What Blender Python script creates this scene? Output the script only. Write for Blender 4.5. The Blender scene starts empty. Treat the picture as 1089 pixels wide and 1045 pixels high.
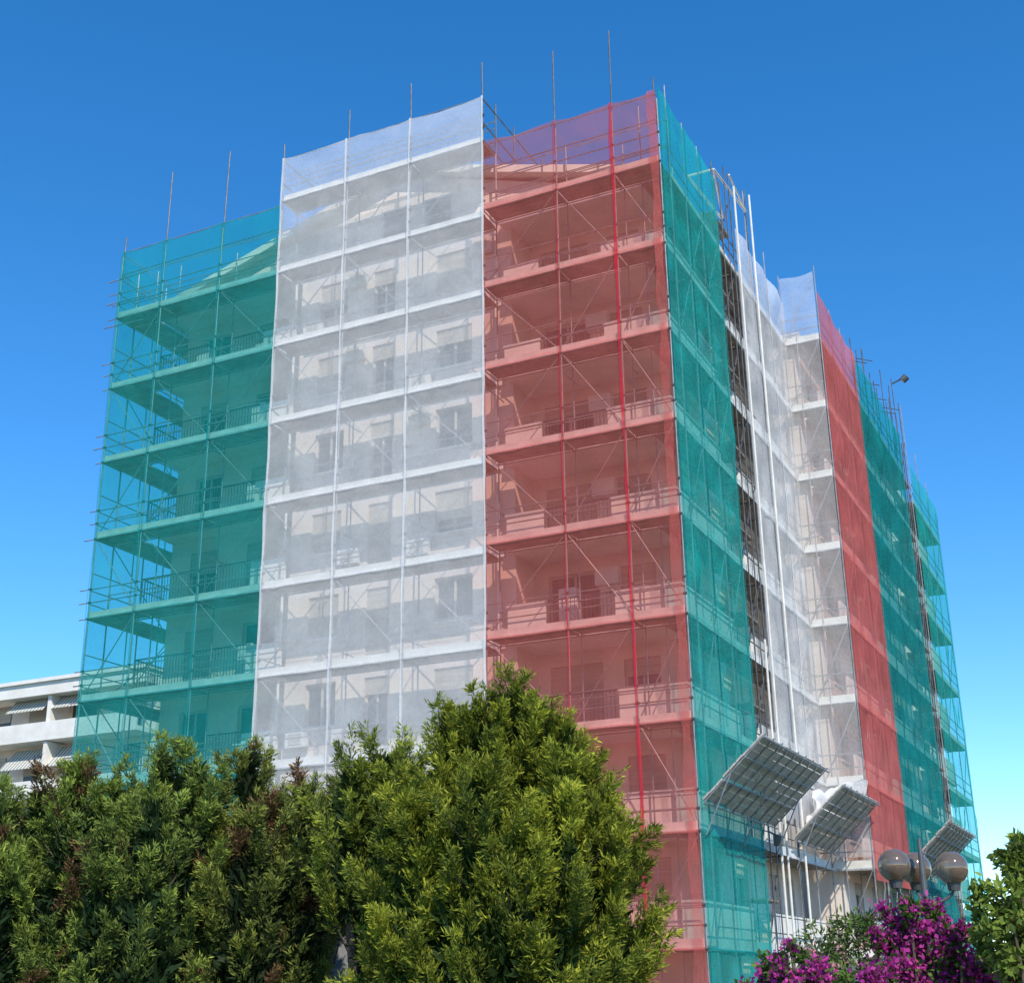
import bpy, math, random
import numpy as np
from mathutils import Vector, Matrix, noise
random.seed(7)
rng = np.random.default_rng(11)
scene = bpy.context.scene
scene.view_settings.view_transform = 'Standard'
scene.view_settings.look = 'None'
scene.view_settings.exposure = 0

# ------------------------------------------------------------------ camera
th = math.radians(20.3)
cam_d = bpy.data.cameras.new("camera")
cam = bpy.data.objects.new("camera", cam_d)
scene.collection.objects.link(cam)
cam_d.sensor_width = 36
cam_d.lens = 36 * 1440 / 1089
cam_d.clip_end = 6000
fw = Vector((0, math.cos(th), math.sin(th)))
r0 = Vector((1, 0, 0)); u0 = Vector((0, -math.sin(th), math.cos(th)))
rc = (r0 - 0.0139 * u0).normalized(); uc = (u0 + 0.0139 * r0).normalized()
m = Matrix(((rc.x, uc.x, -fw.x, 0), (rc.y, uc.y, -fw.y, 0), (rc.z, uc.z, -fw.z, 1.6), (0, 0, 0, 1)))
cam.matrix_world = m
scene.camera = cam

# ------------------------------------------------------------------ light
el = math.radians(45)
az = math.radians(163)
sd = Vector((math.sin(az) * math.cos(el), math.cos(az) * math.cos(el), math.sin(el)))
w = bpy.data.worlds.new("World"); scene.world = w; w.use_nodes = True
nt = w.node_tree
bg = nt.nodes['Background']
sky = nt.nodes.new('ShaderNodeTexSky'); sky.sky_type = 'NISHITA'; sky.sun_disc = False
sky.sun_elevation = el; sky.sun_rotation = az
sky.air_density = 1.0; sky.dust_density = 0.0; sky.ozone_density = 2.8; sky.altitude = 1200
hs = nt.nodes.new('ShaderNodeHueSaturation'); hs.inputs['Saturation'].default_value = 1.33
hs.inputs['Hue'].default_value = .5; hs.inputs['Value'].default_value = 1.85
nt.links.new(sky.outputs[0], hs.inputs['Color'])
nt.links.new(hs.outputs[0], bg.inputs[0]); bg.inputs[1].default_value = 0.13
sl = bpy.data.lights.new("sun", 'SUN'); sl.energy = 5.0; sl.angle = math.radians(0.5); sl.color = (1, .93, .81)
so = bpy.data.objects.new("sun", sl); scene.collection.objects.link(so)
so.rotation_euler = sd.to_track_quat('Z', 'Y').to_euler()
so.location = (20, -40, 60)

# ------------------------------------------------------------------ materials
def base_mat(name):
    mt = bpy.data.materials.new(name); mt.use_nodes = True
    return mt, mt.node_tree, mt.node_tree.nodes['Principled BSDF']

def noise_mat(name, c1, c2, scale=3.0, rough=0.8, metal=0.0, bump=0.0, stretch=None, detail=6):
    mt, t, b = base_mat(name)
    tc = t.nodes.new('ShaderNodeTexCoord')
    mp = t.nodes.new('ShaderNodeMapping')
    if stretch: mp.inputs['Scale'].default_value = stretch
    n = t.nodes.new('ShaderNodeTexNoise'); n.inputs['Scale'].default_value = scale; n.inputs['Detail'].default_value = detail
    r = t.nodes.new('ShaderNodeValToRGB')
    r.color_ramp.elements[0].position = .3; r.color_ramp.elements[1].position = .72
    r.color_ramp.elements[0].color = (*c1, 1); r.color_ramp.elements[1].color = (*c2, 1)
    t.links.new(tc.outputs['Object'], mp.inputs[0]); t.links.new(mp.outputs[0], n.inputs['Vector'])
    t.links.new(n.outputs['Fac'], r.inputs[0]); t.links.new(r.outputs[0], b.inputs['Base Color'])
    b.inputs['Roughness'].default_value = rough; b.inputs['Metallic'].default_value = metal
    if bump:
        bp = t.nodes.new('ShaderNodeBump'); bp.inputs['Strength'].default_value = bump; bp.inputs['Distance'].default_value = .03
        t.links.new(n.outputs['Fac'], bp.inputs['Height']); t.links.new(bp.outputs[0], b.inputs['Normal'])
    return mt

M_wall = noise_mat("plaster", (.66, .55, .47), (.80, .71, .63), .9, .9, 0, .2, (1, 1, .35))
M_trim = noise_mat("white_concrete", (.72, .68, .62), (.84, .82, .77), 1.5, .85)
M_roof = noise_mat("roof_edge", (.66, .62, .55), (.8, .76, .7), 2, .85)
M_frame = noise_mat("window_frame", (.45, .42, .38), (.6, .57, .52), 4, .5)
M_shut = noise_mat("roller_shutter", (.34, .29, .24), (.5, .45, .38), 1.2, .6, stretch=(.4, .4, 12))
M_pole = noise_mat("galvanised_steel", (.22, .23, .24), (.38, .39, .4), 3, .5, .4)
M_dark = noise_mat("dark_steel", (.07, .075, .08), (.16, .16, .16), 3, .5, .4)
M_plank = noise_mat("scaffold_plank", (.20, .155, .12), (.36, .30, .25), 2.2, .8, 0, 0, (1, 1, 1))
M_toe = noise_mat("toe_board", (.60, .57, .51), (.8, .77, .72), 2.0, .8)
M_ac = noise_mat("ac_casing", (.66, .66, .64), (.78, .78, .76), 2, .5)
def glass_mat():
    mt, t, b = base_mat("window_glass")
    b.inputs['Base Color'].default_value = (.07, .075, .08, 1); b.inputs['Roughness'].default_value = .12
    return mt
M_glass = glass_mat()

def net_mat(name, col, opac, var=.12, tint=None, colvar=.15, trans=.22, nscale=.55):
    mt = bpy.data.materials.new(name); mt.use_nodes = True
    t = mt.node_tree; t.nodes.clear()
    out = t.nodes.new('ShaderNodeOutputMaterial')
    mix = t.nodes.new('ShaderNodeMixShader')
    tr = t.nodes.new('ShaderNodeBsdfTransparent'); tr.inputs[0].default_value = (*(tint or (1, 1, 1)), 1)
    d = t.nodes.new('ShaderNodeBsdfDiffuse'); tl = t.nodes.new('ShaderNodeBsdfTranslucent')
    m2 = t.nodes.new('ShaderNodeMixShader'); m2.inputs[0].default_value = trans
    tc = t.nodes.new('ShaderNodeTexCoord')
    n = t.nodes.new('ShaderNodeTexNoise'); n.inputs['Scale'].default_value = nscale; n.inputs['Detail'].default_value = 7; n.inputs['Distortion'].default_value = 1.0
    n.inputs['Roughness'].default_value = .62
    t.links.new(tc.outputs['Object'], n.inputs[0])
    n2 = t.nodes.new('ShaderNodeTexNoise'); n2.inputs['Scale'].default_value = 1; n2.inputs['Detail'].default_value = 3
    mp2 = t.nodes.new('ShaderNodeMapping'); mp2.inputs['Scale'].default_value = (14, 14, 10)
    t.links.new(tc.outputs['Object'], mp2.inputs[0]); t.links.new(mp2.outputs[0], n2.inputs[0])
    sc = t.nodes.new('ShaderNodeMath'); sc.operation = 'MULTIPLY_ADD'; sc.inputs[1].default_value = .8; sc.inputs[2].default_value = .1
    t.links.new(n2.outputs['Fac'], sc.inputs[0])
    ad = t.nodes.new('ShaderNodeMath'); ad.operation = 'ADD'
    t.links.new(n.outputs['Fac'], ad.inputs[0]); t.links.new(sc.outputs[0], ad.inputs[1])
    mr = t.nodes.new('ShaderNodeMapRange')
    mr.inputs['From Min'].default_value = .7; mr.inputs['From Max'].default_value = 1.3
    mr.inputs['To Min'].default_value = opac - var; mr.inputs['To Max'].default_value = min(.97, opac + var)
    t.links.new(ad.outputs[0], mr.inputs['Value'])
    cm = t.nodes.new('ShaderNodeMixRGB'); cm.inputs[1].default_value = (*[c * (1 - colvar) for c in col], 1); cm.inputs[2].default_value = (*[min(.92, c * (1 + colvar)) for c in col], 1)
    t.links.new(n.outputs['Fac'], cm.inputs[0])
    t.links.new(cm.outputs[0], d.inputs[0]); t.links.new(cm.outputs[0], tl.inputs[0])
    t.links.new(d.outputs[0], m2.inputs[1]); t.links.new(tl.outputs[0], m2.inputs[2])
    t.links.new(mr.outputs[0], mix.inputs[0]); t.links.new(tr.outputs[0], mix.inputs[1]); t.links.new(m2.outputs[0], mix.inputs[2])
    t.links.new(mix.outputs[0], out.inputs[0])
    return mt
TEAL = (.015, .39, .36); RED = (.74, .18, .155); WHITE = (.91, .89, .88)
tT = (.66, .93, .9); tR = (.98, .76, .73)
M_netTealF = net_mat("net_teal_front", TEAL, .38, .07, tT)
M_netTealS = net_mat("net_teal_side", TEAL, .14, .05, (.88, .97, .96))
M_netWhiteF = net_mat("net_white_front", WHITE, .41, .05, colvar=.04, nscale=1.6)
M_netRedF = net_mat("net_red_front", RED, .29, .05, tR)
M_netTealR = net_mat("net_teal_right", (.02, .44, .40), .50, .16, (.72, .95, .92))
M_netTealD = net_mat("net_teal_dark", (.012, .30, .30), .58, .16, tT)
M_netWhiteR = net_mat("net_white_right", WHITE, .52, .15)
M_netRedR = net_mat("net_red_right", (.76, .18, .17), .55, .12, tR)
M_seamW = net_mat("seam_white", (.88, .88, .88), .72, .12)
M_seamWh = net_mat("seam_white_light", (.88, .88, .88), .35, .2)
M_seamT = net_mat("seam_teal", (.012, .33, .33), .6, .15)
M_seamR = net_mat("seam_red", (.66, .035, .06), .7, .15)
M_seamRl = net_mat("seam_red_light", (.74, .16, .14), .4, .15)

# ------------------------------------------------------------------ mesh builder
class MB:
    def __init__(s): s.v = []; s.f = []
    def box(s, x0, x1, y0, y1, z0, z1):
        if x0 > x1: x0, x1 = x1, x0
        if y0 > y1: y0, y1 = y1, y0
        if z0 > z1: z0, z1 = z1, z0
        n = len(s.v)
        s.v += [(x0, y0, z0), (x1, y0, z0), (x1, y1, z0), (x0, y1, z0), (x0, y0, z1), (x1, y0, z1), (x1, y1, z1), (x0, y1, z1)]
        s.f += [(n, n+3, n+2, n+1), (n+4, n+5, n+6, n+7), (n, n+1, n+5, n+4), (n+1, n+2, n+6, n+5), (n+2, n+3, n+7, n+6), (n+3, n, n+4, n+7)]
    def hexa(s, pts):
        n = len(s.v); s.v += [tuple(p) for p in pts]
        s.f += [(n, n+3, n+2, n+1), (n+4, n+5, n+6, n+7), (n, n+1, n+5, n+4), (n+1, n+2, n+6, n+5), (n+2, n+3, n+7, n+6), (n+3, n, n+4, n+7)]
    def tube(s, a, b, r=.024, k=6, r2=None):
        a = Vector(a); b = Vector(b); d = (b - a)
        if d.length < 1e-5: return
        d.normalize()
        p = d.orthogonal().normalized(); q = d.cross(p)
        n = len(s.v); r2 = r if r2 is None else r2
        for c, rr in ((a, r), (b, r2)):
            for i in range(k):
                t = 2 * math.pi * i / k
                s.v.append(tuple(c + (p * math.cos(t) + q * math.sin(t)) * rr))
        for i in range(k):
            j = (i + 1) % k
            s.f.append((n+i, n+j, n+k+j, n+k+i))
        s.f.append(tuple(n+i for i in range(k))[::-1]); s.f.append(tuple(n+k+i for i in range(k)))
    def obj(s, name, mat, parent=None, smooth=False):
        me = bpy.data.meshes.new(name); me.from_pydata(s.v, [], s.f); me.update()
        me.materials.append(mat)
        o = bpy.data.objects.new(name, me); scene.collection.objects.link(o)
        if parent: o.parent = parent
        if smooth:
            for p in me.polygons: p.use_smooth = True
        return o

ROT = -math.radians(25.7); C = Vector((4.89, 37.18, 0))
def empty(name, loc=(0, 0, 0), rot=0):
    e = bpy.data.objects.new(name, None); scene.collection.objects.link(e)
    e.location = loc; e.rotation_euler = (0, 0, rot); return e
B = empty("apartment_building", C, ROT)
S = empty("scaffolding", C, ROT)

# ------------------------------------------------------------------ building
wall = MB(); trim = MB(); roof = MB(); glass = MB(); frame = MB(); shut = MB(); ac = MB(); rail = MB()
FL = [-.1 + 3 * k for k in range(0, 10)]
ZTOP = 26.9
XL = -21.1
YT = 2.8

def pbox(mb, axis, a0, a1, o0, o1, z0, z1):
    if axis == 'x': mb.box(a0, a1, o0, o1, z0, z1)
    else: mb.box(o0, o1, a0, a1, z0, z1)
def wall_open(axis, a0, a1, off, ins, z0, z1, ops):
    T = .3 * ins
    cuts = sorted(set([a0, a1] + [o[0] for o in ops] + [o[1] for o in ops]))
    for c0, c1 in zip(cuts[:-1], cuts[1:]):
        mid = (c0 + c1) / 2
        col = sorted([o for o in ops if o[0] < mid < o[1]], key=lambda o: o[2])
        z = z0
        for o in col:
            if o[2] > z: pbox(wall, axis, c0, c1, off, off + T, z, o[2])
            z = o[3]
        if z < z1: pbox(wall, axis, c0, c1, off, off + T, z, z1)
    for (p0, p1, zb, zt, sf) in ops:
        g = off + .18 * ins
        pbox(glass, axis, p0, p1, g, g + .02 * ins, zb, zt)
        f0 = off + .13 * ins; f1 = off + .178 * ins
        for (q0, q1, y0, y1) in ((p0, p0 + .07, zb, zt), (p1 - .07, p1, zb, zt), (p0 + .07, p1 - .07, zb, zb + .07), (p0 + .07, p1 - .07, zt - .07, zt), ((p0 + p1) / 2 - .04, (p0 + p1) / 2 + .04, zb + .07, zt - .07)):
            pbox(frame, axis, q0, q1, f0, f1, y0, y1)
        if sf > 0:
            pbox(shut, axis, p0 + .01, p1 - .01, off + .06 * ins, off + .1 * ins, zt - (zt - zb) * sf, zt - .01)
        pbox(trim, axis, p0 - .08, p1 + .08, off - .06 * ins, off - .003 * ins, zb - .1, zb - .02)

def floors_ops(cols):
    ops = []
    for z in FL:
        for (c0, c1, zb, zt) in cols:
            zz = z + zb
            if z + zt > ZTOP - .2 or zz < .2: continue
            ops.append((c0, c1, zz, z + zt, random.choice([0, .25, .4, .7, 1.0, 1.0])))
    return ops
wall_open('x', XL, -14.74, YT, 1, 0, ZTOP, floors_ops([(-20.2, -18.9, .12, 2.3), (-17.6, -16.2, .12, 2.3)]))
wall_open('x', -14.74, -6.35, 1.5, 1, 0, ZTOP, floors_ops([(-13.9, -12.7, .95, 2.4), (-11.6, -10.7, .12, 2.4), (-9.0, -7.6, .95, 2.4)]))
wall_open('x', -6.05, -1.3, 3.0, 1, 0, ZTOP, floors_ops([(-5.6, -3.8, .12, 2.35), (-3.1, -1.9, .12, 2.35)]))
wall.box(-6.35, -6.05, 1.5, 3.3, 0, ZTOP)
wall.box(-14.737, -14.5, 1.803, 3.1, 0, ZTOP)
wall_open('y', 3.3, 15.3, -1.3, -1, 0, ZTOP, floors_ops([(4.2, 5.6, .12, 2.4), (7.4, 8.6, .95, 2.4), (11.2, 12.6, .12, 2.4), (13.4, 14.4, .95, 2.4)]))
wall.box(XL, XL + .3, YT + .3, 15.3, 0, ZTOP)
wall.box(XL + .3, -1.6, 15.0, 15.3, 0, ZTOP)
for z in FL[1:]:
    trim.box(XL + .32, -14.8, YT + .32, 14.9, z - .2, z)
    trim.box(-14.48, -6.4, 1.82, 14.9, z - .2, z)
    trim.box(-6.38, -1.62, 3.32, 14.9, z - .2, z)
W2 = 27.0
wall_open('y', 15.62, 43.2, .3, -1, 0, W2, [(a, a + 1.3, z + .12 if i % 2 else z + .95, z + 2.4, random.choice([0, .3, .6, 1])) for z in FL if 0 < z + 2.6 < W2 and z > 0 for i, a in enumerate([17, 20, 24, 27.5, 30.5, 36, 39.5])])
wall_open('x', -1.0, .3, 15.31, 1, 0, W2, [])
wall.box(-14, 0, 42.9, 43.2, 0, W2)
roof.box(-14.5, .55, 15.35, 43.7, W2, W2 + .3)
def railing(axis, a0, a1, off, z, h=1.0):
    n = max(2, int(abs(a1 - a0) / .13))
    for i in range(n + 1):
        a = a0 + (a1 - a0) * i / n
        pbox(rail, axis, a - .008, a + .008, off - .008, off + .008, z, z + h)
    pbox(rail, axis, a0, a1, off - .022, off + .022, z + h, z + h + .04)
for z in FL[1:]:
    if z > 26: continue
    trim.box(-6.2, -.5, 1.15, 2.99, z - .22, z)
    trim.box(-1.29, -.5, 3.0, 6.3, z - .22, z)
    trim.box(-2.6, -.5, 1.17, 1.29, z + .002, z + .95)
    trim.box(-.62, -.502, 1.3, 6.28, z + .002, z + .95)
    trim.box(-6.2, -4.9, 1.17, 1.29, z + .002, z + .95)
    trim.box(-1.2, -.62, 6.16, 6.28, z + .002, z + .95)
    railing('x', -4.88, -2.62, 1.23, z + .002)
    trim.box(-2.64, -.46, 1.13, 1.33, z + .953, z + 1.02)
    trim.box(-6.24, -4.86, 1.13, 1.33, z + .953, z + 1.02)
    trim.box(-.66, -.458, 1.332, 6.3, z + .953, z + 1.02)
    trim.box(-1.29, -.4, 8.0, 14.9, z - .22, z)
    trim.box(-.52, -.402, 8.02, 14.88, z + .002, z + .95)
    trim.box(XL, -14.76, 1.2, YT - .003, z - .2, z)
    trim.box(-16.2, -14.78, 1.22, 1.34, z + .002, z + .95)
    railing('x', XL + .03, -16.22, 1.26, z + .002)
    railing('y', 1.3, YT - .02, XL + .03, z + .002)
    trim.box(-14.48, -6.4, 1.40, 1.497, z - .25, z - .02)
    if z < 26:
        for (a, b) in ((16.2, 21.8), (23.5, 29), (34.5, 41.5)):
            trim.box(.302, 1.0, a, b, z - .2, z)
            trim.box(.9, 1.0, a, b, z + .002, z + .95)
    for ax in (-12.2, -7.1, -14.0, -9.5):
        if random.random() < .4:
            zz = z + random.choice([.2, .3, 1.9])
            ac.box(ax - .4, ax + .4, 1.18, 1.39, zz, zz + .55)
            frame.box(ax - .25, ax + .25, 1.16, 1.178, zz + .08, zz + .45)
    for ax in (-3.45,):
        if random.random() < .6:
            ac.box(ax - .4, ax + .4, 2.68, 2.98, z + 1.75, z + 2.3)
    for ax in (-4.6, -2.2, -19.8, -18.3, -17):
        if random.random() < .45:
            hh = random.uniform(.7, 1.7); ac.box(ax - .3, ax + .3, 2.2, 2.6, z + .002, z + hh)
for ax in (-14.9, -6.6):
    ac.tube((ax, 1.36, .3), (ax, 1.36, ZTOP), .05, 8)
pk = (-10.4, 30.0)
def roof_slab(x0, z0, x1, z1, y0, y1, t=.3):
    roof.hexa([(x0, y0, z0), (x1, y0, z1), (x1, y1, z1), (x0, y1, z0), (x0, y0, z0 + t), (x1, y0, z1 + t), (x1, y1, z1 + t), (x0, y1, z0 + t)])
roof_slab(-21.5, 26.75, pk[0], pk[1], 1.1, 15.6)
roof_slab(pk[0] + .002, pk[1], -.35, 26.95, 1.1, 15.6)
n = len(wall.v)
wall.v += [(-19.4, 1.5, 27.2), (-1.3, 1.5, ZTOP + .001), (pk[0], 1.5, pk[1] + .05), (XL, 15.2, ZTOP + .001), (-1.3, 15.2, ZTOP + .001), (pk[0], 15.2, pk[1] + .05), (XL, 1.5, ZTOP + .001)]
wall.f += [(n+6, n+1, n+2), (n+4, n+3, n+5)]
trim.box(-6.34, -.6, 1.15, 3.3, ZTOP - .25, ZTOP - .003)
trim.box(XL, -14.8, 1.15, YT + .1, ZTOP - .25, ZTOP - .003)
for ax in (-11.2, -9.4):
    frame.box(ax - .1, ax + 1.1, 1.44, 1.497, 27.35, 28.7); glass.box(ax, ax + 1.0, 1.42, 1.438, 27.45, 28.6)
wall.box(-13.2, -12.3, 6, 7, 28.5, 31); trim.box(-13.3, -12.2, 5.9, 7.1, 31.002, 31.15)
wall.obj("walls", M_wall, B); trim.obj("slabs_and_parapets", M_trim, B); roof.obj("roof", M_roof, B)
glass.obj("window_glass", M_glass, B); frame.obj("window_frames", M_frame, B); shut.obj("roller_shutters", M_shut, B)
ac.obj("air_conditioners", M_ac, B); rail.obj("balcony_railings", M_dark, B)

# ------------------------------------------------------------------ scaffolding
pole = MB(); dk = MB(); plank = MB(); toe = MB()
PX = [0, -1.59, -3.65, -6.35, -9.27, -11.93, -14.74, -17.46, -20.2, -22.3]
TOPX = [29.9, 32.3, 32.2, 32.7, 32.8, 32.5, 31.9, 32.4, 32.3, 29.9]
def jit(a=.02): return random.uniform(-a, a)
for x, t in zip(PX, TOPX):
    pole.tube((x + jit(), 0, 0), (x + jit(.04), 0, 29), .027)
    dk.tube((x + jit(.02), 0.03, 28), (x + jit(.12), 0.03, t), .026)
    pole.tube((x + jit(), .95, 0), (x + jit(.04), .95, (29.6 if -14.8 < x < -6.3 else 28.6) + jit(.4)), .025)
def lvl(x):
    if x >= -6.35: return [2.7 + 3 * k for k in range(9)]
    if x >= -14.74: return [2.45 + 3 * k for k in range(10)]
    return [2.4 + 3 * k for k in range(9)]
def bay_front(x0, x1, zs, top):
    a, b = min(x0, x1), max(x0, x1)
    for k, z in enumerate(zs):
        for j in range(3):
            y = .06 + j * .3
            plank.box(a + .03, b - .03, y, y + .275, z - .06 + jit(.006), z)
        dz = jit(.02)
        toe.box(a + .03, b - .03, .025, .05, z - .08, z + .16 + dz)
        toe.box(a + .03, b - .03, -.012, .02, z - .12, z - .04)
        pole.tube((a, .0, z - .1), (b, .0, z - .1)); pole.tube((a, .95, z - .1), (b, .95, z - .1))
        for h in (.5, 1.0):
            pole.tube((a, .03, z + h), (b, .03, z + h), .02)
        pole.tube((a, .92, z + 1.0), (b, .92, z + 1.0), .02)
        pole.tube((a, 0, z - .13), (a, .95, z - .13), .022)
        pole.tube((b, 0, z - .13), (b, .95, z - .13), .022)
        if k < len(zs) - 1:
            if (k + int(abs(a))) % 2: pole.tube((a, .05, z), (b, .05, zs[k + 1] - .1), .02)
            else: pole.tube((b, .05, z), (a, .05, zs[k + 1] - .1), .02)
    for h in (top - .02, top - 1.0):
        pole.tube((a, 0, h), (b, 0, h), .022)
        if top - 1.6 > zs[-1]: pole.tube((a, .95, h - .4), (b, .95, h - .4), .02)
for i in range(9):
    xm = (PX[i] + PX[i + 1]) / 2
    top = 29.2 if xm > -6.35 or xm < -14.74 else 31.2
    bay_front(PX[i], PX[i + 1], lvl(xm), top)
for z in range(4, 28, 4):
    for x in PX[1:-2]:
        pole.tube((x, 0, z), (x, 1.4, z), .02)
for z in (29.4, 30.1, 31.1):
    dk.tube((-6.35, 0, z), (-6.35, 5, z), .028); dk.tube((-14.74, 0, z), (-14.74, 4, z), .024)
for y in (1, 2.5, 5):
    dk.tube((-6.35, y, 26.5), (-6.35, y, 31.6 + jit(.4)), .026)
def side(xo, xi, ys, zs, tops, decks=True, dark=False):
    P = dk if dark else pole
    for y, t in zip(ys, tops):
        P.tube((xo + jit(), y, 0), (xo + jit(.05), y, t), .027)
        P.tube((xi + jit(), y, 0), (xi + jit(.05), y, t - 1 + jit(.5)), .025)
    for a, b in zip(ys[:-1], ys[1:]):
        for k, z in enumerate(zs):
            P.tube((xo, a, z - .1), (xo, b, z - .1)); P.tube((xi, a, z - .1), (xi, b, z - .1))
            for h in (.5, 1.0): P.tube((xo, a, z + h), (xo, b, z + h), .02)
            P.tube((xo, a, z - .13), (xi, a, z - .13), .022)
            if decks:
                s = -1 if xi < xo else 1
                for j in range(3):
                    x = xo + s * (.06 + j * .3)
                    plank.box(x, x + s * .275, a + .03, b - .03, z - .06 + jit(.006), z)
                toe.box(xo + s * .025, xo + s * .05, a + .03, b - .03, z - .08, z + .2)
            if k < len(zs) - 1 and (k + int(a)) % 2:
                P.tube((xo - .03, a, z), (xo - .03, b, zs[k + 1] - .1), .02)
ZR = [2.7 + 3 * k for k in range(9)]
side(0, -.95, [1.0, 2.6, 4.3, 6.05], ZR, [30.2, 29.7, 29.8, 29.6])
side(0, -.95, [6.05, 8.2, 10.3], ZR, [30.2, 31.0, 31.4], dark=True)
side(0, -.95, [10.3, 12.6, 15.0], ZR, [31.4, 29.8, 29.9])
side(1.47, .5, [15.0, 17.3, 19.6, 22.0], ZR, [30.0, 29.0, 29.2, 29.0])
side(1.47, .5, [22.0, 24.4, 26.8, 29.2, 31.6, 32.8], ZR, [29.8, 30.3, 29.6, 31.2, 31.3, 32.2], dark=True)
side(1.47, .5, [35.0, 37.8, 40.6, 43.3], [z - .8 for z in ZR], [31.5, 29.6, 28.8, 28.2])
for y in (6.6, 7.3, 7.9):
    dk.tube((.08, y, 1), (.08 + jit(), y, 29.4 + random.uniform(-1, 2)), .026)
for k in range(9):
    z = 2.7 + 3 * k
    dk.tube((-.1, 6.3, z), (-.1, 8.2, z + 2.9), .03)
    plank.box(-.9, -.1, 6.1, 8.1, z + 1.44, z + 1.5)
pp = MB()
pp.tube((.2, 8.15, .5), (.2, 8.15, 30.3), .04, 8); pp.tube((.16, 7.6, .5), (.16, 7.6, 12.5), .04, 8); pp.tube((.2, 10.4, .5), (.2, 10.4, 31.2), .04, 8)
for a, b in (((.05, 6.1, 29.9), (.05, 10.3, 30.4)), ((-.95, 6.1, 29.9), (-.95, 10.3, 30.4)), ((.05, 6.1, 29.9), (-.95, 6.1, 29.9)), ((.05, 6.1, 29.9), (-.9, 10.3, 30.4)), ((.05, 8.2, 30.9), (.05, 10.3, 30.4))):
    pp.tube(a, b, .045)
for z in (26.5, 23.5):
    pp.tube((.05, 6.1, z), (.05, 8.3, z), .04)
pp.obj("hoist_frame_and_pipes", M_toe, S)
dk.tube((1.47, 32.8, 31.9), (2.2, 32.8, 32.15), .045)
dk.tube((2.0, 32.8, 31.95), (2.25, 32.8, 32.15), .2, 10)
for y in (33.2, 33.9, 34.5):
    dk.tube((1.4, y, 1), (1.4, y, 29 + random.uniform(-1, 3)), .03)
for k in range(9):
    z = 2.7 + 3 * k
    dk.tube((1.4, 32.8, z), (1.4, 35, z + 2.6), .03); plank.box(.6, 1.4, 32.8, 35, z - .06, z)
for y in (23, 24.6, 26, 27.5, 30, 31):
    z = random.uniform(29.5, 30.6); dk.tube((1.47, y, 27), (1.47, y, z), .026); dk.tube((1.2, y - .3, z - .6), (1.8, y + .6, z - .5), .024)
for z in ZR:
    for j in range(3):
        plank.box(0.05, 1.42, 15.06 + j * .3 - .02, 15.06 + j * .3 + .255, z - .06, z)
    toe.box(.05, 1.42, 15.0, 15.03, z - .1, z + .2)
    for h in (-.1, .5, 1.0): pole.tube((-.4, 14.98, z + h), (1.47, 14.98, z + h), .022)
    pole.tube((0, 14.97, z), (1.47, 14.97, z + 2.9), .02)
YL = [0.95, 2.6, 4.6, 7.0, 9.4, 11.8, 14.2]
for y in YL:
    pole.tube((-22.3, y, 0), (-22.3 + jit(), y, 29.2 + jit(.5)), .027)
    pole.tube((-21.3, y, 0), (-21.3 + jit(), y, 28.6 + jit(.5)), .025)
for z in lvl(-20):
    for h in (-.1, .45, .95, 1.6):
        pole.tube((-22.3, 0, z + h), (-22.3, 14.2, z + h), .022)
    pole.tube((-21.3, 0, z - .1), (-21.3, 14.2, z - .1), .022)
    for y0, y1 in zip([1.0] + YL[1:-1], YL[1:]):
        for j in range(4):
            plank.box(-22.24 + j * .285, -22.24 + j * .285 + .27, y0, y1 - .03, z - .06, z)
    toe.box(-22.28, -22.255, .05, 14.2, z - .1, z + .2)
    for h in (-.1, .5, 1.0): pole.tube((-22.75 + jit(.15), 0, z + h), (-22.3, 0, z + h), .022)
for h in (28.2, 29.1): pole.tube((-22.3, 0, h), (-22.3, 14.2, h), .022)
for k in range(8):
    z = 2.4 + 3 * k
    pole.tube((-22.33, .95 if k % 2 else 4.6, z), (-22.33, 4.6 if k % 2 else .95, z + 2.9), .02)
for z in (26, 27, 28): pole.tube((-22.9, -.02, z), (-21, -.02, z + jit(.1)), .026)
for x in PX:
    for z in lvl(x - .5):
        for h in (-.1, .5, 1.0):
            dk.tube((x - .05, -.01, z + h), (x + .05, -.01, z + h), .045, 6)
pole.obj("tubes", M_pole, S); dk.obj("dark_tubes", M_dark, S); plank.obj("deck_planks", M_plank, S); toe.obj("toe_boards", M_toe, S)

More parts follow.
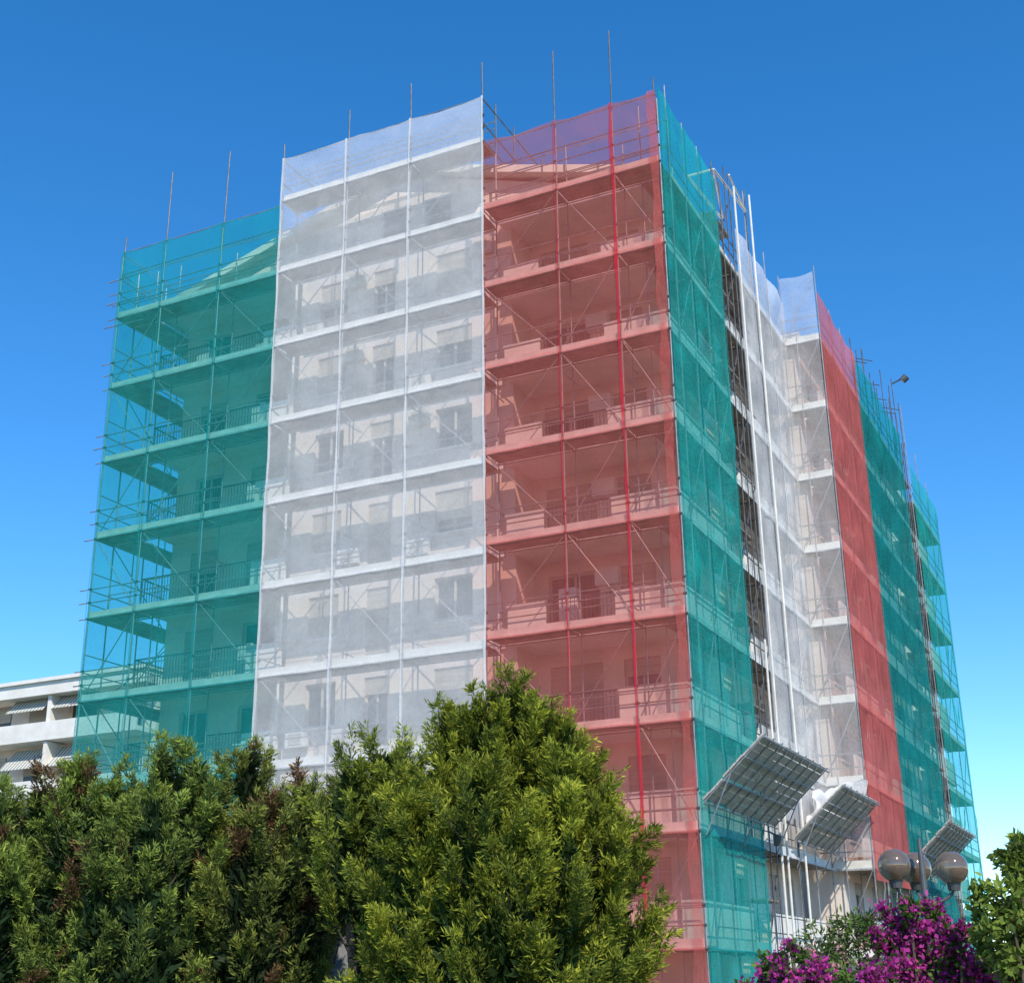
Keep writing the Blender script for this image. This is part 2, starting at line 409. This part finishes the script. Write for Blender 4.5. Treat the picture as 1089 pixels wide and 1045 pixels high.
# nets ---------------------------------------------------------
def net(name, mat, axis, a_list, off, out, z0, z1, zper=3.0, zoff=2.7, amp=.09, seed=0, ragged=0):
    v = []; f = []
    cols = []
    for i in range(len(a_list) - 1):
        n_ = 10
        for j in range(n_): cols.append((a_list[i] + (a_list[i + 1] - a_list[i]) * j / n_, j / n_))
    cols.append((a_list[-1], 0))
    nz = int((z1 - z0) / .25)
    for ci, (a, fu) in enumerate(cols):
        for k in range(nz + 1):
            z = z0 + (z1 - z0) * k / nz
            fv = ((z - zoff) / zper) % 1
            bulge = math.sin(math.pi * fu) * (abs(math.sin(math.pi * fv)) ** .7)
            nn = noise.noise(Vector((a * .7, z * .45, seed * 7.3)))
            n3 = noise.noise(Vector((a * 2.2 + z * 1.2, z * 1.4 - a * .8, seed * 3.1)))
            o = off + out * (.03 + amp * bulge * (.4 + nn * 1.6) + .05 * n3 * math.sin(math.pi * max(fu, .001)))
            if ragged and k == 0: z += ragged * noise.noise(Vector((a * 1.3, seed, 0)))
            if k == nz: z += .06 * noise.noise(Vector((a * 1.1, seed, 3))) - .10 * math.sin(math.pi * fu)
            v.append((a, o, z) if axis == 'x' else (o, a, z))
    for i in range(len(cols) - 1):
        for k in range(nz):
            q = i * (nz + 1) + k
            f.append((q, q + nz + 1, q + nz + 2, q + 1))
    me = bpy.data.meshes.new(name); me.from_pydata(v, [], f); me.materials.append(mat)
    for p in me.polygons: p.use_smooth = True
    o = bpy.data.objects.new(name, me); scene.collection.objects.link(o); o.parent = S
    return o
def seam_v(mb, axis, a, off, z0, z1, w):
    n_ = int((z1 - z0) / .5); base = len(mb.v)
    for k in range(n_ + 1):
        z = z0 + (z1 - z0) * k / n_
        ww = w * (1 + .8 * noise.noise(Vector((a, z * .8, 0)))); s = .06 * noise.noise(Vector((a * 3, z * .5, 5)))
        for q in (a - ww + s, a + ww + s):
            mb.v.append((q, off, z) if axis == 'x' else (off, q, z))
    for k in range(n_):
        q = base + 2 * k; mb.f.append((q, q + 1, q + 3, q + 2))
def seam_h(mb, axis, a0, a1, off, z, w):
    n_ = max(2, int(abs(a1 - a0) / .5)); base = len(mb.v)
    for k in range(n_ + 1):
        a = a0 + (a1 - a0) * k / n_; s = .05 * noise.noise(Vector((a * 2, z * 3, 5)))
        for q in (z - w + s, z + w + s):
            mb.v.append((a, off, q) if axis == 'x' else (off, a, q))
    for k in range(n_):
        q = base + 2 * k; mb.f.append((q, q + 1, q + 3, q + 2))
net("net_green_front", M_netTealF, 'x', PX[6:], -.03, -1, .8, 29.2, zoff=2.4, seed=1)
net("net_white_front", M_netWhiteF, 'x', PX[3:7], -.03, -1, .8, 31.2, zoff=2.45, seed=2)
net("net_red_front", M_netRedF, 'x', PX[0:4], -.03, -1, .8, 29.3, seed=3)
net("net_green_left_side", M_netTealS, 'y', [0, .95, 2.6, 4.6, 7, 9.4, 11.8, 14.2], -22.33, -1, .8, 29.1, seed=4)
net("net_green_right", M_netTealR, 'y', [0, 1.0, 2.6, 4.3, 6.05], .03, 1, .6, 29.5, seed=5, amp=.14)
net("net_white_right", M_netWhiteR, 'y', [8.3, 10.4, 12.6, 15.0], .03, 1, 6.6, 28.6, seed=6, amp=.16, ragged=1.5)
net("net_white_return", net_mat("net_white_ret", WHITE, .33, .06), 'x', [0.05, 1.47], 14.93, -1, 6.0, 29.7, seed=7)
net("net_red_right", M_netRedR, 'y', [15, 17.3, 19.6, 22], 1.5, 1, 5.2, 28.8, seed=8, amp=.14)
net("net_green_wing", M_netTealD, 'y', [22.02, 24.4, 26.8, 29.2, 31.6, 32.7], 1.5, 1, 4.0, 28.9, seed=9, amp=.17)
net("net_green_far", M_netTealR, 'y', [35.0, 37.8, 40.6, 43.3], 1.5, 1, 1.2, 28.0, zoff=1.9, seed=10, amp=.17)
sw = MB(); swh = MB(); st = MB(); sr = MB(); srl = MB()
for x in PX[3:7]: seam_v(sw, 'x', x, -.105, .8, 31.2, .038)
for x in PX[7:]: seam_v(st, 'x', x, -.105, .8, 29.2, .028)
seam_v(sr, 'x', PX[1], -.105, .8, 29.3, .045); seam_v(sr, 'x', PX[2], -.105, .8, 29.3, .018); seam_v(srl, 'x', -.17, -.11, .8, 29.3, .15)
for z in lvl(-3): seam_h(srl, 'x', 0, -6.3, -.115, z - .1, .035)
for z in lvl(-10): seam_h(swh, 'x', -6.4, -14.7, -.115, z - .1, .04)
for z in lvl(-20): seam_h(st, 'x', -14.8, -22.3, -.115, z - .1, .02)
for y in (0.05, 2.6, 4.3, 6.0): seam_v(st, 'y', y, .1, .6, 29.5, .035)
for y in (8.35, 10.65, 12.6, 14.95): seam_v(sw, 'y', y, .1, 6.6, 28.6, .04)
for y in (15.1, 17.3, 19.6, 21.9): seam_v(srl, 'y', y, 1.58, 5.2, 28.8, .05)
for z in ZR:
    seam_h(st, 'y', 0, 6.05, .12, z - .1, .02); seam_h(srl, 'y', 15, 22, 1.6, z - .1, .05); seam_h(swh, 'y', 8.4, 15, .14, z - .1, .05)
    seam_h(swh, 'x', 0.05, 1.45, 14.86, z - .1, .05)
sw.obj("net_hem_white", M_seamW, S); swh.obj("net_hem_white_level", M_seamWh, S); st.obj("net_hem_green", M_seamT, S)
sr.obj("net_hem_red", M_seamR, S); srl.obj("net_hem_red_level", M_seamRl, S)

# protective fans ---------------------------------------------
fanp = MB(); fant = MB()
def fan(x0, y0, y1, z0, dx=1.8, dz=1.65):
    n_ = 9
    for i in range(n_):
        s0 = (i + .04) / n_; s1 = (i + .93) / n_
        cuts = np.linspace(y0, y1, 4)
        for a, b in zip(cuts[:-1], cuts[1:]):
            j = jit(.04)
            lo = (x0 + dx * s0, z0 + dz * s0 + j * .5); hi = (x0 + dx * s1, z0 + dz * s1 + j * .5)
            fanp.hexa([(lo[0], a + .02, lo[1]), (hi[0], a + .02, hi[1]), (hi[0], b - .02 + j, hi[1]), (lo[0], b - .02 + j, lo[1]),
                       (lo[0] - .03, a + .02, lo[1] + .04), (hi[0] - .03, a + .02, hi[1] + .04), (hi[0] - .03, b - .02 + j, hi[1] + .04), (lo[0] - .03, b - .02 + j, lo[1] + .04)])
    k = int((y1 - y0) / .9) + 1
    for i in range(k + 1):
        y = y0 + .05 + (y1 - y0 - .1) * i / k
        fant.tube((x0, y, z0 - .05), (x0 + dx * 1.03, y, z0 + dz * 1.03 - .05), .024)
        if i % 4 == 0: fant.tube((x0 + .02, y, z0 - .9), (x0 + dx * .45, y, z0 + dz * .45 - .07), .02)
    for s in (0.02, .35, .7, 1.0):
        fant.tube((x0 + dx * s + .03, y0 - .15, z0 + dz * s - .11), (x0 + dx * s + .03, y1 + .15, z0 + dz * s - .11), .024)
fan(.12, .1, 7.1, 6.4); fan(.12, 9.4, 14.7, 6.2); fan(1.62, 21.0, 27.5, 6.1)
M_fan = noise_mat("galvanised_deck", (.36, .33, .29), (.54, .50, .44), 5, .8, .0)
fanp.obj("fan_planks", M_fan, S); fant.obj("fan_brackets", M_pole, S)
fl = MB(); fl.box(.2, .45, 6.6, 6.85, 5.75, 6.05); fl.tube((.05, 6.7, 6.2), (.35, 6.7, 6.0), .03); fl.obj("floodlight", M_dark, S)
def sheet(name, pts, nx, ny, amp, mat):
    P = [Vector(p) for p in pts]; v = []; f = []
    for i in range(nx + 1):
        for j in range(ny + 1):
            a = i / nx; b = j / ny
            p = P[0] * (1 - a) * (1 - b) + P[1] * a * (1 - b) + P[2] * a * b + P[3] * (1 - a) * b
            q = Vector((noise.noise(p * 2.1), noise.noise(p * 2.3 + Vector((9, 0, 0))), noise.noise(p * 2.6 + Vector((0, 9, 0)))))
            v.append(tuple(p + q * amp))
    for i in range(nx):
        for j in range(ny):
            q = i * (ny + 1) + j; f.append((q, q + ny + 1, q + ny + 2, q + 1))
    me = bpy.data.meshes.new(name); me.from_pydata(v, [], f); me.materials.append(mat)
    for p in me.polygons: p.use_smooth = True
    o = bpy.data.objects.new(name, me); scene.collection.objects.link(o); o.parent = S
sheet("gathered_net", [(.3, 11.0, 6.9), (1.1, 14.9, 7.2), (1.6, 14.7, 8.7), (.3, 12.0, 8.0)], 30, 20, .2, net_mat("net_white_gathered", WHITE, .7, .15))

# ------------------------------------------------------------------ background building
BB = empty("white_apartment_block", C, ROT)
bw = MB(); bt = MB(); bs = MB(); bgm = MB(); bawn = MB()
bx0, bx1, by = -62, -36, 20
bw.box(bx0, bx1, by, by + 12, 0, 17)
bt.box(bx0 - .5, bx1 + .5, by - 1.6, by + 12.5, 17.003, 17.7)
bt.box(bx0 - .6, bx1 + .6, by - 1.75, by + 12.6, 17.703, 17.9)
for k in range(6):
    z = 1.3 + 3.1 * k - 1.9
    if z < 0: continue
    bt.box(bx0, bx1, by - 1.5, by - .003, z - .35, z - .1)
    bt.box(bx0, bx1, by - 1.5, by - 1.4, z - .097, z + .65)
    for i in range(8):
        x = bx0 + 1.6 + i * 3.1
        bgm.box(x, x + 1.7, by - .02, by - .004, z + .1, z + 2.3)
        bs.box(x, x + 1.7, by - .08, by - .03, z + 2.3 - random.choice([.5, 1.1, 1.6]), z + 2.35)
        if i % 2 == 0: bt.box(x - .55, x - .3, by - 1.38, by - .004, z - .09, z + 2.7)
        if i % 3 != 1:
            bawn.hexa([(x - .5, by - 1.35, z + 1.35), (x + 2.2, by - 1.35, z + 1.35), (x + 2.2, by - .25, z + 2.55), (x - .5, by - .25, z + 2.55),
                       (x - .5, by - 1.35, z + 1.38), (x + 2.2, by - 1.35, z + 1.38), (x + 2.2, by - .25, z + 2.58), (x - .5, by - .25, z + 2.58)])
def stripes():
    mt, t, b = base_mat("striped_awning")
    tc = t.nodes.new('ShaderNodeTexCoord'); wv = t.nodes.new('ShaderNodeTexWave'); wv.inputs['Scale'].default_value = 1.3; wv.bands_direction = 'X'
    r = t.nodes.new('ShaderNodeValToRGB'); r.color_ramp.interpolation = 'CONSTANT'
    r.color_ramp.elements[0].color = (.62, .58, .5, 1); r.color_ramp.elements[1].position = .5; r.color_ramp.elements[1].color = (.24, .27, .26, 1)
    t.links.new(tc.outputs['Object'], wv.inputs[0]); t.links.new(wv.outputs[0], r.inputs[0]); t.links.new(r.outputs[0], b.inputs['Base Color'])
    b.inputs['Roughness'].default_value = .9
    return mt
bw.obj("walls", M_wall, BB); bt.obj("roof_and_balconies", M_trim, BB); bs.obj("shutters", M_shut, BB); bgm.obj("windows", M_glass, BB); bawn.obj("awnings", stripes(), BB)

# ------------------------------------------------------------------ ground
def plane(name, x0, x1, y0, y1, z, mat):
    mb = MB(); mb.v = [(x0, y0, z), (x1, y0, z), (x1, y1, z), (x0, y1, z)]; mb.f = [(0, 1, 2, 3)]
    return mb.obj(name, mat)
plane("ground", -2500, 2500, -2500, 2500, 0, noise_mat("soil_grass", (.05, .07, .025), (.14, .12, .07), .6, 1, 0, 0))
plane("road", -60, 60, -5, 7, .004, noise_mat("asphalt", (.04, .04, .042), (.065, .065, .065), 8, .9))
kb = MB(); kb.box(-60, 60, 7.0, 7.15, 0, .13); kb.obj("kerb", M_trim)
kp = MB(); kp.box(-60, 60, 7.152, 9.2, 0, .12); kp.obj("pavement", noise_mat("paving", (.2, .19, .18), (.32, .3, .28), 3, .9))
bwall = MB(); bwall.box(-14, -.2, 21.2, 21.45, 0, 2.9); bwall.box(-14.05, -.15, 21.15, 21.5, 2.903, 3.0)
bwall.obj("garden_wall", noise_mat("rough_wall", (.14, .14, .14), (.38, .37, .36), 3, .95, 0, .5))

# ------------------------------------------------------------------ foliage
def foliage_mat(name, trans=.25, rough=.6):
    mt = bpy.data.materials.new(name); mt.use_nodes = True; t = mt.node_tree; b = t.nodes['Principled BSDF']
    at = t.nodes.new('ShaderNodeAttribute'); at.attribute_name = "leafcol"
    nz_ = t.nodes.new('ShaderNodeTexNoise'); nz_.inputs['Scale'].default_value = 3.0
    hv = t.nodes.new('ShaderNodeHueSaturation')
    mr = t.nodes.new('ShaderNodeMapRange'); mr.inputs['To Min'].default_value = .7; mr.inputs['To Max'].default_value = 1.3
    t.links.new(nz_.outputs['Fac'], mr.inputs['Value']); t.links.new(mr.outputs[0], hv.inputs['Value'])
    t.links.new(at.outputs['Color'], hv.inputs['Color'])
    t.links.new(hv.outputs[0], b.inputs['Base Color']); b.inputs['Roughness'].default_value = rough
    b.inputs['Specular IOR Level'].default_value = .25
    tl = t.nodes.new('ShaderNodeBsdfTranslucent'); t.links.new(hv.outputs[0], tl.inputs[0])
    mx = t.nodes.new('ShaderNodeMixShader'); mx.inputs[0].default_value = trans
    t.links.new(b.outputs[0], mx.inputs[1]); t.links.new(tl.outputs[0], mx.inputs[2])
    t.links.new(mx.outputs[0], t.nodes['Material Output'].inputs[0])
    return mt
M_leaf = foliage_mat("foliage", .3, .7); M_petal = foliage_mat("petals", .35)
M_bark = noise_mat("bark", (.06, .045, .03), (.14, .10, .07), 8, .95, 0, .5, (1, 1, .3))

def leaves_obj(name, pos, dirs, L, W, col, mat, parent):
    N = len(pos)
    rnd = rng.normal(size=(N, 3))
    side_ = np.cross(dirs, rnd); side_ /= np.linalg.norm(side_, axis=1)[:, None] + 1e-9
    v = np.empty((N, 4, 3))
    v[:, 0] = pos
    v[:, 1] = pos + dirs * (L * .45)[:, None] + side_ * (W * .5)[:, None]
    v[:, 2] = pos + dirs * L[:, None]
    v[:, 3] = pos + dirs * (L * .45)[:, None] - side_ * (W * .5)[:, None]
    me = bpy.data.meshes.new(name)
    me.vertices.add(N * 4); me.vertices.foreach_set("co", v.reshape(-1))
    me.loops.add(N * 4); me.loops.foreach_set("vertex_index", np.arange(N * 4, dtype=np.int32))
    me.polygons.add(N); me.polygons.foreach_set("loop_start", np.arange(0, N * 4, 4, dtype=np.int32))
    me.polygons.foreach_set("loop_total", np.full(N, 4, dtype=np.int32))
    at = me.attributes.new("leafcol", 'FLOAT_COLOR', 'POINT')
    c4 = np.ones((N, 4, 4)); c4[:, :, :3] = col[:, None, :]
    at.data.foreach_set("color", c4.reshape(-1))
    me.update(); me.validate()
    me.materials.append(mat)
    o = bpy.data.objects.new(name, me); scene.collection.objects.link(o); o.parent = parent
    return o
def unit(a): return a / (np.linalg.norm(a, axis=-1, keepdims=True) + 1e-9)

def conifer(name, loc, leaders, plumes=46, per=420, dark=(.02, .042, .012), lite=(.13, .17, .03), brown=.05, leafL=.075):
    E = empty(name, loc)
    Ps, Ds, Ls, Ws, Cs = [], [], [], [], []
    tk = MB()
    for ld in leaders:
        (lx, ly, zt, rad) = ld[:4]
        zb = ld[4] if len(ld) > 4 else .3
        tk.tube((lx * .3, ly * .3, 0), (lx, ly, zt * .55), .10, 8, .06); tk.tube((lx, ly, zt * .55), (lx, ly, zt * .94), .06, 8, .012)
        npl = int(plumes * (zt - zb) / (zt - .3)) + 1
        for i in range(npl):
            h = (i + rng.random()) / npl
            h = h ** .85
            z = zb + (zt - zb) * h
            hz = (z - .3) / (zt - .3)
            prof = min(1, ((1 - hz) / .34)) ** .7 * (.85 + .15 * min(1, hz / .2))
            phi = rng.random() * 2 * math.pi
            rr = rad * prof * (.55 + .55 * rng.random())
            o = np.array([math.cos(phi), math.sin(phi), 0])
            base = np.array([lx, ly, z - .3]) + o * rr * .75
            ax = unit(o * (.25 + .7 * prof * rng.random()) + np.array([0, 0, 1]) + rng.normal(size=3) * .18)
            ln = (.40 + .6 * rng.random()) * (1 if h < .9 else .7); wd = .09 + .13 * rng.random()
            if i % 3 == 0: tk.tube((lx, ly, z - .5), tuple(base + ax * ln * .5), .02, 5, .006)
            n_ = int(per * (.7 + .6 * rng.random()))
            nb = 26
            bs_ = rng.random(nb) ** .9; bt_ = rng.random(nb) * 2 * np.pi
            p = unit(np.cross(ax, [0.3, .1, .2])); q = np.cross(ax, p)
            bi = rng.integers(0, nb, n_)
            s = bs_[bi]; t = bt_[bi]
            rad_v = p[None] * np.cos(t)[:, None] + q[None] * np.sin(t)[:, None]
            bd = unit(ax[None] * .9 + rad_v * .75)
            along = rng.random(n_)
            blen = (wd * 1.3) * (1.1 - .5 * s)
            pos = base + ax * (s * ln)[:, None] + bd * (along * blen)[:, None] + rng.normal(size=(n_, 3)) * .018
            d = unit(bd + rng.normal(size=(n_, 3)) * .42)
            k = np.clip(.05 + .3 * s + .55 * along + rng.normal(size=n_) * .15, 0, 1) * (.35 + .65 * rng.random())  # paints sunlit tips and darker insides into leaf colour, with new-growth variation
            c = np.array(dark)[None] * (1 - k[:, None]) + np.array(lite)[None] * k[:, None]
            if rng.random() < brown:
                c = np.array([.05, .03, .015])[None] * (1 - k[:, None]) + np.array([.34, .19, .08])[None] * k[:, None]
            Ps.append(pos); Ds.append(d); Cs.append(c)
            Ls.append(leafL * (.6 + .9 * rng.random(n_))); Ws.append(leafL * .23 * (.6 + .8 * rng.random(n_)))
        n_ = int(npl * 50)
        h = rng.random(n_); z = zb + (zt - zb) * h; hz = (z - .3) / (zt - .3)
        prof = np.minimum(1, (1 - hz) / .42) ** .8
        phi = rng.random(n_) * 2 * np.pi; rr = rad * prof * .68 * np.sqrt(rng.random(n_))
        pos = np.stack([lx + np.cos(phi) * rr, ly + np.sin(phi) * rr, z - .2], 1)
        d = unit(np.stack([np.cos(phi) * .5, np.sin(phi) * .5, np.full(n_, .8)], 1) + rng.normal(size=(n_, 3)) * .5)
        Ps.append(pos); Ds.append(d); Cs.append(np.tile(np.array(dark) * .8, (n_, 1)))  # inner leaves get a darkened colour for the shade inside the crown
        Ls.append(.14 + .14 * rng.random(n_)); Ws.append(.04 + .05 * rng.random(n_))
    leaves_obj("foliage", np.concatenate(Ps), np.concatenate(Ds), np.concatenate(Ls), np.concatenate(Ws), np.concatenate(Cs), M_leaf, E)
    tk.obj("trunk_and_limbs", M_bark, E)
    return E

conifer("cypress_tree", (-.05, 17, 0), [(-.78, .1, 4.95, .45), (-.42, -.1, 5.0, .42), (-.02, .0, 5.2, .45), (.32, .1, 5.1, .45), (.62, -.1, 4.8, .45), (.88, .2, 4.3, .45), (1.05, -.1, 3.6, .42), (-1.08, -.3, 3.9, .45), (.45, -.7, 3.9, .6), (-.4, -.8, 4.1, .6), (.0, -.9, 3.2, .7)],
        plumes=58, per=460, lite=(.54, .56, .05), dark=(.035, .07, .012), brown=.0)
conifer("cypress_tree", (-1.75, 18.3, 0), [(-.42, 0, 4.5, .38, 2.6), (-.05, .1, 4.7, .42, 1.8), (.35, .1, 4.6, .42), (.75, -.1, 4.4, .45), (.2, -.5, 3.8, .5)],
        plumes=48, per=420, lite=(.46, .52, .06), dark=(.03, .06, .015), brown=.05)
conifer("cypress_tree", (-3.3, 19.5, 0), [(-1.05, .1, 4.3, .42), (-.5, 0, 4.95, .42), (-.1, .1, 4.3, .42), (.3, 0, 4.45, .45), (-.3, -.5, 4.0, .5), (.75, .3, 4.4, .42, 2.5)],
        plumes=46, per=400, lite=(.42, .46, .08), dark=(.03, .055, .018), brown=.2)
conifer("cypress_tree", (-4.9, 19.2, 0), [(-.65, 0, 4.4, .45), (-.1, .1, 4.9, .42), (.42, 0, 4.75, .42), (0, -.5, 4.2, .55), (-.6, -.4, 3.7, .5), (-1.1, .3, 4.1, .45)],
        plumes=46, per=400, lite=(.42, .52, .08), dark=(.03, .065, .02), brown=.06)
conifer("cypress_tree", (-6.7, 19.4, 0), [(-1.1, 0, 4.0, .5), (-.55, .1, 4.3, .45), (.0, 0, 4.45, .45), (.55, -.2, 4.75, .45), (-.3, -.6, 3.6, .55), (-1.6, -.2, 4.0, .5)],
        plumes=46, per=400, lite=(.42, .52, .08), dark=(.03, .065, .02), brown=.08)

def bush(name, loc, blobs, leaf_n, Lf, Wf, dark, lite, mat=None, flowers=None):
    E = empty(name, loc)
    tk = MB()
    P, D, Cc, Ls, Ws = [], [], [], [], []
    FP, FD, FC, FLn, FW = [], [], [], [], []
    for (x, y, z, r) in blobs:
        tk.tube((x * .5, y * .5, 0), (x, y, z), .03, 6, .008)
        ncl = max(6, int(26 * r / .4))
        for _ in range(ncl):
            dv = unit(rng.normal(size=3)); cc = np.array([x, y, z]) + dv * r * (.5 + .75 * rng.random() ** 2)
            tk.tube((x, y, z - r * .4), tuple(cc), .008, 4, .003)
            n_ = int(leaf_n / ncl) + 1
            pos = cc + rng.normal(size=(n_, 3)) * r * .17
            d = unit(rng.normal(size=(n_, 3)) + dv * .6)
            k = np.clip(rng.random() * .6 + rng.random(n_) * .5, 0, 1)
            P.append(pos); D.append(d); Cc.append(np.array(dark)[None] * (1 - k[:, None]) + np.array(lite)[None] * k[:, None])
            Ls.append(Lf * (.6 + .7 * rng.random(n_))); Ws.append(Wf * (.6 + .7 * rng.random(n_)))
            if flowers and rng.random() < flowers[0]:
                n_ = flowers[1]
                pos = cc + dv * r * .1 + rng.normal(size=(n_, 3)) * r * flowers[4]
                d = unit(rng.normal(size=(n_, 3)) + dv * .8 + np.array([0, 0, .3]))
                k = rng.random(n_) * .6 + rng.random() * .4
                FP.append(pos); FD.append(d); FC.append(np.array(flowers[2])[None] * (1 - k[:, None]) + np.array(flowers[3])[None] * k[:, None])
                FLn.append(.028 + .028 * rng.random(n_)); FW.append(.022 + .02 * rng.random(n_))
    cat = np.concatenate
    leaves_obj("leaves", cat(P), cat(D), cat(Ls), cat(Ws), cat(Cc), M_leaf, E)
    if FP: leaves_obj("blossom", cat(FP), cat(FD), cat(FLn), cat(FW), cat(FC), M_petal, E)
    tk.obj("stems", M_bark, E)
bb = []
for (x, z, r) in [(1.95, 1.62, .16), (2.1, 1.75, .15), (2.25, 1.6, .17), (2.55, 1.62, .2), (2.85, 1.75, .2), (3.0, 1.98, .2), (3.15, 1.82, .22), (3.22, 2.08, .14), (3.4, 1.68, .2), (3.65, 1.68, .2), (3.9, 1.65, .2), (4.1, 1.72, .18), (2.95, 1.45, .28), (3.6, 1.35, .3), (2.4, 1.3, .28), (4.2, 1.4, .3), (1.7, 1.45, .16), (3.0, 2.15, .09), (3.35, 1.95, .12), (2.75, 1.95, .08)]:
    bb.append((x - 3, rng.normal() * .15, z, r))
bush("bougainvillea_bush", (3, 11, 0), bb, 520, .055, .032, (.02, .05, .01), (.14, .24, .04), flowers=(.78, 90, (.26, .012, .15), (.68, .08, .42), .2))
gb = []
for (x, z, r) in [(3.75, 2.2, .2), (4.05, 2.35, .22), (3.85, 1.95, .25), (4.2, 2.05, .3), (3.6, 1.9, .16), (4.4, 2.4, .28), (4.05, 2.6, .1), (4.5, 1.9, .3), (3.85, 2.5, .08), (3.95, 1.75, .3), (4.3, 1.7, .3)]:
    gb.append((x - 4, rng.normal() * .15, z, r))
bush("citrus_tree", (3.8, 10.3, 0), gb, 560, .075, .04, (.03, .06, .014), (.26, .34, .05), flowers=(.15, 10, (.5, .15, .03), (.6, .3, .05), .12))
rb = [(-.35, 0, 1.95, .25), (0, .1, 2.1, .22), (.3, 0, 1.9, .25), (-.1, -.1, 1.6, .35), (.5, .1, 2.0, .18), (-.6, 0, 1.6, .3), (.7, 0, 1.7, .3), (1.1, 0, 1.85, .25), (-.9, .1, 1.5, .25)]
bush("oleander_shrub", (3.35, 14, 0), rb, 600, .085, .024, (.03, .06, .014), (.16, .24, .05), flowers=(.22, 16, (.6, .2, .25), (.75, .45, .45), .1))

# ------------------------------------------------------------------ street lamp
LE = empty("street_lamp", (5.05, 17.5, 0))
def globe_mat():
    mt, t, b = base_mat("smoked_globe")
    n_ = t.nodes.new('ShaderNodeTexNoise'); n_.inputs['Scale'].default_value = 2
    r = t.nodes.new('ShaderNodeValToRGB'); r.color_ramp.elements[0].color = (.22, .15, .10, 1); r.color_ramp.elements[1].color = (.42, .32, .25, 1)
    t.links.new(n_.outputs['Fac'], r.inputs[0]); t.links.new(r.outputs[0], b.inputs['Base Color'])
    b.inputs['Roughness'].default_value = .06; b.inputs['Coat Weight'].default_value = .8; b.inputs['Coat Roughness'].default_value = .03
    b.inputs['Metallic'].default_value = .25
    b.inputs['Transmission Weight'].default_value = .5; b.inputs['IOR'].default_value = 1.08
    return mt
M_globe = globe_mat()
lp = MB()
lp.tube((0, 0, 0), (0, 0, .5), .09, 12, .07); lp.tube((0, 0, .5), (0, 0, 2.95), .045, 12, .038); lp.tube((0, 0, 2.95), (0, 0, 3.35), .038, 12, .02)
lp.tube((0, 0, 2.5), (0, 0, 2.62), .07, 12)
def uvs(name, c, r, mat, par):
    import bmesh
    bm = bmesh.new(); bmesh.ops.create_uvsphere(bm, u_segments=32, v_segments=20, radius=r)
    me = bpy.data.meshes.new(name); bm.to_mesh(me); bm.free(); me.materials.append(mat)
    for p in me.polygons: p.use_smooth = True
    o = bpy.data.objects.new(name, me); scene.collection.objects.link(o); o.parent = par; o.location = c
for i, (gx, gy, gz) in enumerate([(-.37, -.1, 3.02), (.34, -.1, 2.98), (0.02, .38, 3.02)]):
    pr = None
    for s in range(9):
        t = s / 8
        p = Vector((gx * math.sin(t * math.pi / 2), gy * math.sin(t * math.pi / 2), 2.56 + (gz - .22 - 2.56) * (1 - math.cos(t * math.pi / 2))))
        if pr is not None: lp.tube(pr, p, .02, 8)
        pr = p
    lp.tube((gx, gy, gz - .27), (gx, gy, gz - .17), .07, 12, .09)
    uvs("globe_%d" % (i + 1), (gx, gy, gz), .2, M_globe, LE)
lp.obj("post_and_arms", M_dark, LE)
